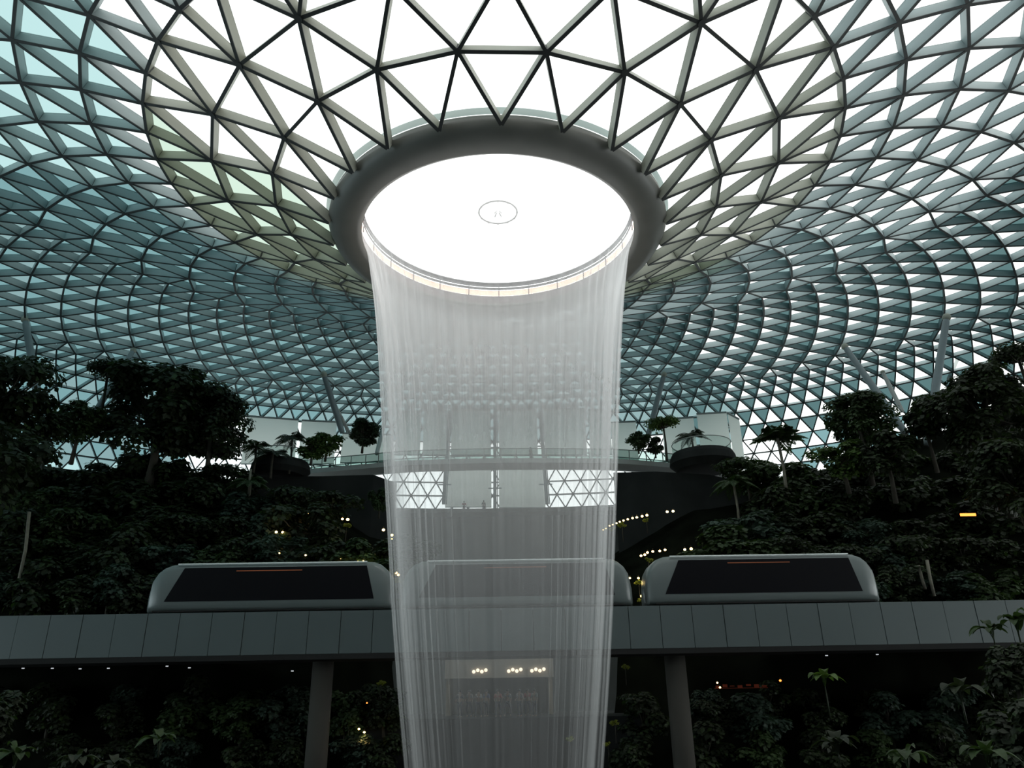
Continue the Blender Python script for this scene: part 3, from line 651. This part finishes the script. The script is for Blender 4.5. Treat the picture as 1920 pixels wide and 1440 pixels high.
# ------------------------------------------------------------------ plants
def leaf_quads(b, c, size, nrm, rnd, mi=0, asp=.45):
    n = nrm.normalized(); x = n.orthogonal().normalized(); x = Matrix.Rotation(rnd.random() * 6.28, 3, n) @ x; y = n.cross(x)
    L = size * (.7 + .6 * rnd.random())
    b.add([c, c + x * L * .5 + y * L * asp, c + x * L - n * L * .15, c + x * L * .5 - y * L * asp], [(0, 1, 2, 3)], mi)
def crown_mesh(name, n, seed, flat=.8, clumps=16, lsize=.1, mats=None, top=False, cr=.34):
    rnd = random.Random(seed); b = MB(); cs = []
    for i in range(clumps):
        while True:
            p = Vector((rnd.uniform(-1, 1), rnd.uniform(-1, 1), rnd.uniform(-.9 if not top else .0, 1)))
            if p.length < 1 and p.length > .3: break
        p = Vector((p.x * .78, p.y * .78, p.z * .75 * flat)); cs.append(p)
    per = n // clumps
    for p in cs:
        r = cr * rnd.uniform(.75, 1.25)
        for _ in range(per):
            d = Vector((rnd.gauss(0, 1), rnd.gauss(0, 1), rnd.gauss(.35, .8))).normalized()
            q = p + Vector((d.x, d.y, d.z * .62)) * r * (.55 + .45 * rnd.random())
            nr = (d + Vector((0, 0, .9)) + Vector((rnd.uniform(-.6, .6), rnd.uniform(-.6, .6), 0)))
            leaf_quads(b, q, lsize, nr, rnd, 0 if rnd.random() < .8 else 1)
    return b.mesh(name, mats), cs
def branch_mesh(name, cs, h, seed, tr=.05, m=M_trunk):
    rnd = random.Random(seed); b = MB(); top = Vector((rnd.uniform(-.08, .08), rnd.uniform(-.08, .08), -.15))
    b.tube([Vector((0, 0, -h)), Vector((.03, 0, -h * .5)), top], [tr * 1.5, tr * 1.1, tr], 7)
    for c in cs:
        mid = top * .5 + c * .5 + Vector((0, 0, -.08)); b.tube([top, mid, c], [tr * .6, tr * .4, tr * .15], 5)
    return b.mesh(name, m, True)
MATS = {'d': [M_leafd, M_leafm], 'm': [M_leafm, M_leafd], 'l': [M_leafl, M_leafm], 'b': [M_leafb, M_leafd], 'y': [M_leafy, M_leafl]}
KIND = {}
for nm, args in {'round': (9000, 11, 1.0, 40, .085), 'flat': (2600, 12, .38, 16, .10), 'shrubA': (3000, 13, .95, 18, .125), 'shrubB': (3000, 14, .85, 16, .14), 'shrubC': (2400, 15, 1.05, 16, .16), 'tall': (3600, 16, 1.25, 26, .11), 'small': (420, 17, .7, 7, .26)}.items():
    n, sd, fl, cl, ls = args; me, cs = crown_mesh(nm, n, sd, fl, cl, ls, MATS['d'], top=(nm == 'flat'), cr=.30 if nm == 'round' else .36)
    KIND[nm] = {'cs': cs, 'd': me}
    for k in 'mlby':
        m2 = me.copy(); m2.materials.clear(); [m2.materials.append(x) for x in MATS[k]]; KIND[nm][k] = m2
def palm_mesh(seed, nf=14, droop=.9, lw=.035):
    rnd = random.Random(seed); b = MB()
    for i in range(nf):
        a = 2 * PI * i / nf + rnd.uniform(-.2, .2); el = rnd.uniform(.15, 1.15); pts = []
        for t in range(9):
            s = t / 8; r = s * math.cos(el) * 1.0 + .12 * s; z = s * math.sin(el) * .95 - droop * s * s * (.55 + .4 * math.cos(el)); pts.append(Vector((r * math.cos(a), r * math.sin(a), z)))
        b.tube(pts, [.016 * (1 - k / 9) + .004 for k in range(9)], 4)
        for t in range(1, 26):
            s = t / 26 * 8; k = min(int(s), 7); p = pts[k].lerp(pts[k + 1], s - k); d = (pts[k + 1] - pts[k]).normalized(); sd = d.cross(Z0).normalized()
            ll = .34 * math.sin(PI * (t / 26) ** .7 * .95 + .1)
            for sg in (-1, 1):
                q = p + (sd * sg + d * .55 + Vector((0, 0, -.35 - .25 * rnd.random()))).normalized() * ll
                b.add([p, p + d * lw + (q - p) * .5, q, p - d * lw * .5 + (q - p) * .5], [(0, 1, 2, 3)])
    return b
PALM = {k: palm_mesh(21).mesh('palm', MATS[k]) for k in 'dml'}
FAN = palm_mesh(25, 22, .7, .05).mesh('fan', MATS['m'])
def bigleaf_mesh(seed, n=12):
    rnd = random.Random(seed); b = MB()
    for i in range(n):
        a = 2 * PI * i / n + rnd.uniform(-.3, .3); el = rnd.uniform(.5, 1.3); L = rnd.uniform(.6, 1); W = L * .22
        rows = []
        for t in range(8):
            s = t / 7; r = (.15 + s) * math.cos(el) * L; z = (.15 + s) * math.sin(el) * L - .75 * s * s * L; w = W * math.sin(PI * min(1, s * .92 + .08)) ** .7
            c = Vector((r * math.cos(a), r * math.sin(a), z)); sd = Vector((-math.sin(a), math.cos(a), 0)); rows += [c - sd * w + Vector((0, 0, w * .25)), c, c + sd * w + Vector((0, 0, w * .25))]
        b.add(rows, [(k * 3 + j, k * 3 + j + 1, (k + 1) * 3 + j + 1, (k + 1) * 3 + j) for k in range(7) for j in range(2)])
        c = Vector((.15 * math.cos(el) * L * math.cos(a), .15 * math.cos(el) * L * math.sin(a), .15 * math.sin(el) * L)); b.tube([Vector((0, 0, -.3)), c], .012, 4)
    return b
BIG = {k: bigleaf_mesh(31).mesh('bigleaf', MATS[k]) for k in 'dmly'}

def plant(name, kind, u, v, Y, rpx, col='d', rz=0, sz=1, label='', cat='tree', group=None, th=1.6, pale=False, scale3=None, P=None):
    """crown centred at pixel (u,v) at distance Y; rpx = crown radius in pixels"""
    P = at(u, v, Y) if P is None else P; r = mpp(P) * rpx
    if kind in KIND:
        d = KIND[kind]; e = empty(name, P, rz); f = obj('foliage', d[col], parent=e); f.scale = (r, r, r * sz)
        key = ('br', th, pale)
        if key not in d: d[key] = branch_mesh('branches', d['cs'], th, 5, m=M_ptrunk if pale else M_trunk)
        t = obj('trunk', d[key], parent=e); t.scale = (r, r, r * sz)
    elif kind in ('palm', 'fan'):
        e = empty(name, P, rz); f = obj('fronds', PALM[col] if kind == 'palm' else FAN, parent=e); f.scale = (r, r, r * sz)
        b = MB(); b.tube([(0, 0, -th * r), (r * .05, 0, -th * r * .5), (0, 0, 0)], [r * .07, r * .05, r * .05], 8); obj('trunk', b, M_ptrunk if pale else M_trunk, e, smooth=True)
    else:
        e = empty(name, P, rz); f = obj('leaves', BIG[col], parent=e); f.scale = (r, r, r * sz)
        b = MB(); b.tube([(0, 0, -th * r), (0, 0, -.1 * r)], [r * .035, r * .025], 6); obj('stem', b, M_leafd, e, smooth=True)
    tag(e, label, cat, group)
    return e
# --- named trees, left to right
plant('broadleaf_tree', 'tall', 4, 738, 60, 96, 'd', 1, 1.15, 'tall dark tree cut by the left frame edge', th=2.2)
plant('broadleaf_tree', 'tall', -30, 870, 56, 120, 'd', 2, 1, 'lower dark tree at the left frame edge beneath the tall one', th=2.2)
plant('broadleaf_tree', 'round', 300, 772, 72, 128, 'd', .4, .95, 'large round dark tree against the glass roof left of the water', th=1.5)
plant('broadleaf_tree', 'round', 400, 800, 73, 78, 'd', 2.2, 1.1, 'smaller tree joined to the right side of the large round dark tree', th=1.6)
plant('broadleaf_tree', 'flat', 205, 700, 71, 48, 'd', 2.4, 1, 'small upper crown standing out on the left of the large round tree', th=2.2)
plant('broadleaf_tree', 'shrubA', 150, 790, 68, 58, 'm', 1.4, .9, 'green bushy tree between the two left roof struts', th=1.6)
plant('broadleaf_tree', 'shrubB', 95, 800, 64, 46, 'd', 2.7, 1, 'dark bushy tree around the foot of the far left strut', th=1.6)
plant('palm_tree', 'palm', 480, 838, 76, 40, 'm', 0, 1, 'small palm with raised fronds against the white blind, farther from the water', th=1.4)
plant('palm_tree', 'palm', 548, 822, 77, 36, 'd', 1, 1.25, 'taller small palm in front of the gap between the left blinds', th=1.9)
plant('palm_tree', 'palm', 512, 850, 75, 40, 'd', 2, .9, 'low spreading palm between the two small palms', th=1.2)
plant('shrub', 'shrubA', 612, 832, 78, 36, 'l', .4, .8, 'yellow-green shrub beside the strut left of the waterfall', 'shrub', th=1.2)
plant('shrub', 'shrubC', 585, 845, 77, 30, 'l', 1.7, .8, 'yellow-green shrub directly above the left walkway end', 'shrub', th=1.2)
plant('shrub', 'round', 681, 812, 79, 34, 'd', 1.1, 1.05, 'dense dark clipped tree between the strut and the water', 'tree', th=1.1)
plant('shrub', 'shrubB', 712, 935, 78, 24, 'm', 1.1, 1.3, 'green bush under the left walkway end close to the water', 'shrub', th=1.2)
plant('broadleaf_tree', 'flat', 1244, 797, 80, 33, 'l', .4, 1.1, 'flat-topped light green tree right of the waterfall', th=1.9)
plant('shrub', 'shrubA', 1196, 826, 80, 26, 'm', 1.4, .9, 'rounded green bush just right of the falling water', 'shrub', th=1.1)
plant('shrub', 'shrubC', 1228, 838, 79.5, 22, 'd', 2.4, .9, 'dark bush under the flat-topped tree', 'shrub', th=1.1)
plant('palm_tree', 'palm', 1296, 816, 79, 36, 'd', .7, .9, 'small dark palm in front of the tall white blind', th=1.1)
plant('palm_tree', 'fan', 1458, 822, 68, 54, 'm', .2, 1.0, 'round-crowned palm on a slim pale trunk', th=2.2, pale=True)
plant('broadleaf_tree', 'round', 1612, 790, 66, 72, 'm', 1.2, .95, 'bright green tree crossed by the slanting right strut', th=1.8)
plant('broadleaf_tree', 'shrubA', 1580, 860, 65, 60, 'l', 2.2, .8, 'light green lower tree beneath the bright green tree', th=1.4)
plant('broadleaf_tree', 'shrubB', 1660, 850, 63, 66, 'd', .2, .9, 'dark leafy tree below the foot of the slanting right strut', th=1.6)
plant('broadleaf_tree', 'round', 1845, 770, 58, 112, 'd', 2.9, .9, 'large dark tree rising to the right frame edge', th=2)
plant('broadleaf_tree', 'flat', 1912, 670, 56, 58, 'd', .9, 1, 'highest dark crown at the right frame edge', th=3)
plant('broadleaf_tree', 'shrubC', 1735, 790, 62, 55, 'd', 1.9, .9, 'dark tree around the base of the upright right strut', th=2)
plant('broadleaf_tree', 'round', 1900, 900, 54, 110, 'd', .3, .9, 'dark tree below the large one at the right edge', th=2)
plant('palm_tree', 'palm', 1375, 905, 70, 46, 'm', .3, 1, 'drooping palm under the rounded lookout', th=2.2, pale=True)
plant('palm_tree', 'palm', 470, 905, 70, 44, 'm', 1.3, 1, 'drooping palm below the left lookout', th=2.4, pale=True)
# --- slope planting in rows; every plant gets its own place words
rnd = random.Random(5)
colsL = [(-10, 'at the frame edge'), (62, 'below the far left strut'), (135, 'below the second left strut'), (208, 'below the left part of the large round tree'), (282, 'below the middle of the large round tree'), (356, 'below the right part of the large round tree'), (430, 'below the smaller joined tree'), (504, 'below the small palms'), (578, 'below the yellow-green shrubs'), (646, 'below the clipped dark tree'), (705, 'close to the left rim of the water')]
rowsL = [(900, 76, 58, 'top'), (950, 72, 60, 'upper'), (1000, 68, 60, 'middle'), (1050, 64, 58, 'lower'), (1105, 60, 54, 'lowest')]
def slope(cols, rows, side, skip, vfun):
    for ri, (v, Y, r, rn) in enumerate(rows):
        for ci, (u, cn) in enumerate(cols):
            if skip(u, v): continue
            uu = u + rnd.uniform(-16, 16) + (36 if ri % 2 else 0); vv = v + vfun(u, v) + rnd.uniform(-12, 12)
            kd = rnd.choice(['shrubA', 'shrubB', 'shrubC', 'shrubA', 'tall']); cl = rnd.choice('dddmb')
            w = {'d': 'dark', 'm': 'mid-green', 'b': 'bluish-green'}[cl]
            nm = 'broadleaf_tree' if kd == 'tall' else 'shrub'
            plant(nm, kd, uu, vv, Y - 2.2 + rnd.uniform(-1, 1), r * rnd.uniform(1.0, 1.3), cl, rnd.random() * 6, rnd.uniform(.7, 1.0) * (.8 if kd == 'tall' else 1),
                  f'{w} {"tree" if kd == "tall" else "shrub"}, {rn} row, {side} slope, {cn}', 'tree' if kd == 'tall' else 'shrub', f'planting of the {side} slope', th=1.3)
slope(colsL, rowsL, 'left', lambda u, v: (u > 590 and v < 1030) or (u > 470 and v < 910), lambda u, v: (-14 if u < 130 and v < 920 else 0))
colsR = [(1262, 'close to the right rim of the water'), (1330, 'beside the curved terrace front'), (1398, 'below the rounded lookout'), (1470, 'below the round-crowned palm'), (1545, 'left of the bright green tree'), (1620, 'below the bright green tree'), (1695, 'below the slanting strut'), (1770, 'below the upright strut'), (1845, 'below the large dark tree'), (1920, 'at the right frame edge')]
slope(colsR, rowsL, 'right', lambda u, v: (u < 1385 and v < 1010) or (u < 1300 and v < 1090), lambda u, v: (-20 if u > 1560 and v < 960 else 0))
# --- bright leaves around the lamps
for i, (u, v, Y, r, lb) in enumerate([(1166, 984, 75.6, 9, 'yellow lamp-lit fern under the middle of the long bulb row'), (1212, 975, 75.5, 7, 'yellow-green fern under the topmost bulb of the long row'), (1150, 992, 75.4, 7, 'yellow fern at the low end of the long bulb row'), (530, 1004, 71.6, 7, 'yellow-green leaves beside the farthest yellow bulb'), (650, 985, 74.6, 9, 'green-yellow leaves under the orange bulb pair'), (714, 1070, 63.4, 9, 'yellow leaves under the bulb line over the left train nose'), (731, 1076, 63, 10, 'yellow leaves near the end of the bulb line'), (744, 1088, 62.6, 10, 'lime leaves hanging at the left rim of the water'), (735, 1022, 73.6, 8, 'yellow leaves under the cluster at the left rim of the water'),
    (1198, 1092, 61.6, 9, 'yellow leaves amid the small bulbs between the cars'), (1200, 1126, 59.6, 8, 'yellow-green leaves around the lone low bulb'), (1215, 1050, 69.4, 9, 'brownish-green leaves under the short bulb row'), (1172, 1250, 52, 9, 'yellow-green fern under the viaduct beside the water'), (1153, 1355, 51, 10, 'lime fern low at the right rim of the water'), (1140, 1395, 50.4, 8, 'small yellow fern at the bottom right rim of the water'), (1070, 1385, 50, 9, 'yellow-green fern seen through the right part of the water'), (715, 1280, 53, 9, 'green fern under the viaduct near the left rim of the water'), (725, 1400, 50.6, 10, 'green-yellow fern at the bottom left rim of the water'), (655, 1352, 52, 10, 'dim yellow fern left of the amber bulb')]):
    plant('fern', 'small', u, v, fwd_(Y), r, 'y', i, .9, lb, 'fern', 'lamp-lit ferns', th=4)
# --- under the viaduct
colsU = [(-20, 'at the left frame edge'), (110, 'left of the left column, far out'), (230, 'midway out under the left train car'), (350, 'under the left train car'), (470, 'left of the left column'), (540, 'just left of the left column'), (655, 'right of the left column'), (715, 'between left column and water'), (1195, 'between water and right column'), (1330, 'right of the right column'), (1430, 'farther right of the right column'), (1540, 'under the end of the right train car'), (1650, 'beyond the right train car'), (1770, 'far under the right viaduct end'), (1890, 'at the right frame edge')]
for ri, (v, Y, r, rn) in enumerate([(1318, 54.6, 50, 'upper'), (1345, 52.8, 56, 'middle'), (1415, 51.6, 60, 'lower')]):
    for u, cn in colsU:
        cl = rnd.choice('ddmb'); plant('shrub', rnd.choice(['shrubA', 'shrubB', 'shrubC']), u + rnd.uniform(-18, 18), v + rnd.uniform(-10, 10), Y + rnd.uniform(-.6, .6), r * rnd.uniform(.8, 1.15), cl, rnd.random() * 6, .9,
              f'{ {"d": "near-black", "m": "dim green", "b": "dim bluish"}[cl]} shrub, {rn} row below the viaduct, {cn}', 'shrub', 'planting below the viaduct', th=1.0)
# --- foreground leaves at the bottom corners
FG = [(30, 1420, 23, 62, 'm', 'broad-leaved plant in the bottom left corner'), (140, 1432, 22, 55, 'd', 'broad-leaved plant second from the bottom left corner'), (300, 1392, 26, 52, 'm', 'arching broad-leaved plant at the bottom, below the left train car'), (215, 1440, 21, 50, 'd', 'low dark plant on the bottom edge left of the arching plant'),
      (1545, 1275, 40, 44, 'l', 'yellowish long-leaved plant under the right end of the right train car'), (1570, 1400, 28, 60, 'd', 'dark arching plant low on the right'), (1700, 1425, 24, 62, 'm', 'broad-leaved plant near the bottom right'), (1850, 1420, 23, 66, 'm', 'large broad-leaved plant in the bottom right corner'), (1800, 1300, 34, 60, 'd', 'dark long-leaved plant midway up the right corner'), (1905, 1170, 42, 62, 'b', 'pale-leaved plant hiding the right end of the viaduct'), (1860, 1185, 42.5, 50, 'b', 'second pale-leaved plant overlapping the viaduct end')]
for u, v, Y, r, cl, lb in FG:
    cl = 'm' if cl == 'b' else cl
    P = at(u, v, Y); plant('broad_leaf_plant', 'big', u, v, Y, r, cl, u * .37, 1, lb, 'plant', None, th=max(.5, (P.z) / (mpp(P) * r)))
for u, v, Y, r, lb in [(-20, 1330, 36, 80, 'dark shrub at the left edge below the viaduct'), (1900, 1250, 38, 70, 'dark shrub at the right edge below the viaduct end'), (1960, 1380, 30, 110, 'dark shrub in the lower right corner')]:
    plant('shrub', 'shrubB', u, v, Y, r, 'd', u, 1, lb, 'shrub', None, th=1.5)
# slim pale trunks
for pts_, Y, lb in (([(55, 960), (48, 1030), (35, 1090), (22, 1142)], 57, 'slim pale trunk leaning at the far left above the track'), ([(1738, 1050), (1744, 1085), (1752, 1118)], 56, 'slim pale trunk beyond the right train car'), ([(1722, 1060), (1730, 1090), (1735, 1105)], 56.5, 'short pale trunk beside the slim one beyond the right train car'), ([(470, 880), (466, 925), (462, 960)], 70.5, 'thin trunk below the left lookout')):
    b = MB(); q = [at(u, v, Y) for u, v in pts_]; b.tube([p - q[-1] for p in q], .12, 8); tag(obj('bare_trunk', b, M_ptrunk, loc=q[-1], smooth=True), lb, 'trunk')

# ------------------------------------------------------------------ sky
w = bpy.data.worlds.new('sky'); S.world = w; w.use_nodes = True; nt = w.node_tree; bg = nt.nodes['Background']
tc = nt.nodes.new('ShaderNodeTexCoord'); sx = nt.nodes.new('ShaderNodeSeparateXYZ'); nt.links.new(tc.outputs['Generated'], sx.inputs[0])
rp = nt.nodes.new('ShaderNodeValToRGB'); nt.links.new(sx.outputs['Z'], rp.inputs['Fac'])
rp.color_ramp.elements[0].position = 0; rp.color_ramp.elements[0].color = (.80, .86, .88, 1)
rp.color_ramp.elements[1].position = .5; rp.color_ramp.elements[1].color = (1, 1, .985, 1)
r2 = nt.nodes.new('ShaderNodeValToRGB'); ad = nt.nodes.new('ShaderNodeMath'); ad.operation = 'MULTIPLY_ADD'; ad.inputs[1].default_value = .5; ad.inputs[2].default_value = .5
nt.links.new(sx.outputs['X'], ad.inputs[0]); nt.links.new(ad.outputs[0], r2.inputs['Fac'])
r2.color_ramp.elements[0].position = .05; r2.color_ramp.elements[0].color = (.66, .75, .77, 1); r2.color_ramp.elements[1].position = .95; r2.color_ramp.elements[1].color = (1, .99, .97, 1)
mm = nt.nodes.new('ShaderNodeMixRGB'); mm.blend_type = 'MULTIPLY'; mm.inputs[0].default_value = 1; nt.links.new(rp.outputs[0], mm.inputs[1]); nt.links.new(r2.outputs[0], mm.inputs[2])
nt.links.new(mm.outputs[0], bg.inputs['Color']); bg.inputs['Strength'].default_value = 5.4

S.view_settings.view_transform = 'Standard'; S.view_settings.look = 'None'; S.view_settings.exposure = 0; S.view_settings.gamma = 1
S.view_settings.use_curve_mapping = False
S.cycles.max_bounces = 6; S.cycles.diffuse_bounces = 3; S.cycles.transparent_max_bounces = 24; S.cycles.glossy_bounces = 2
S.cycles.sample_clamp_indirect = 4
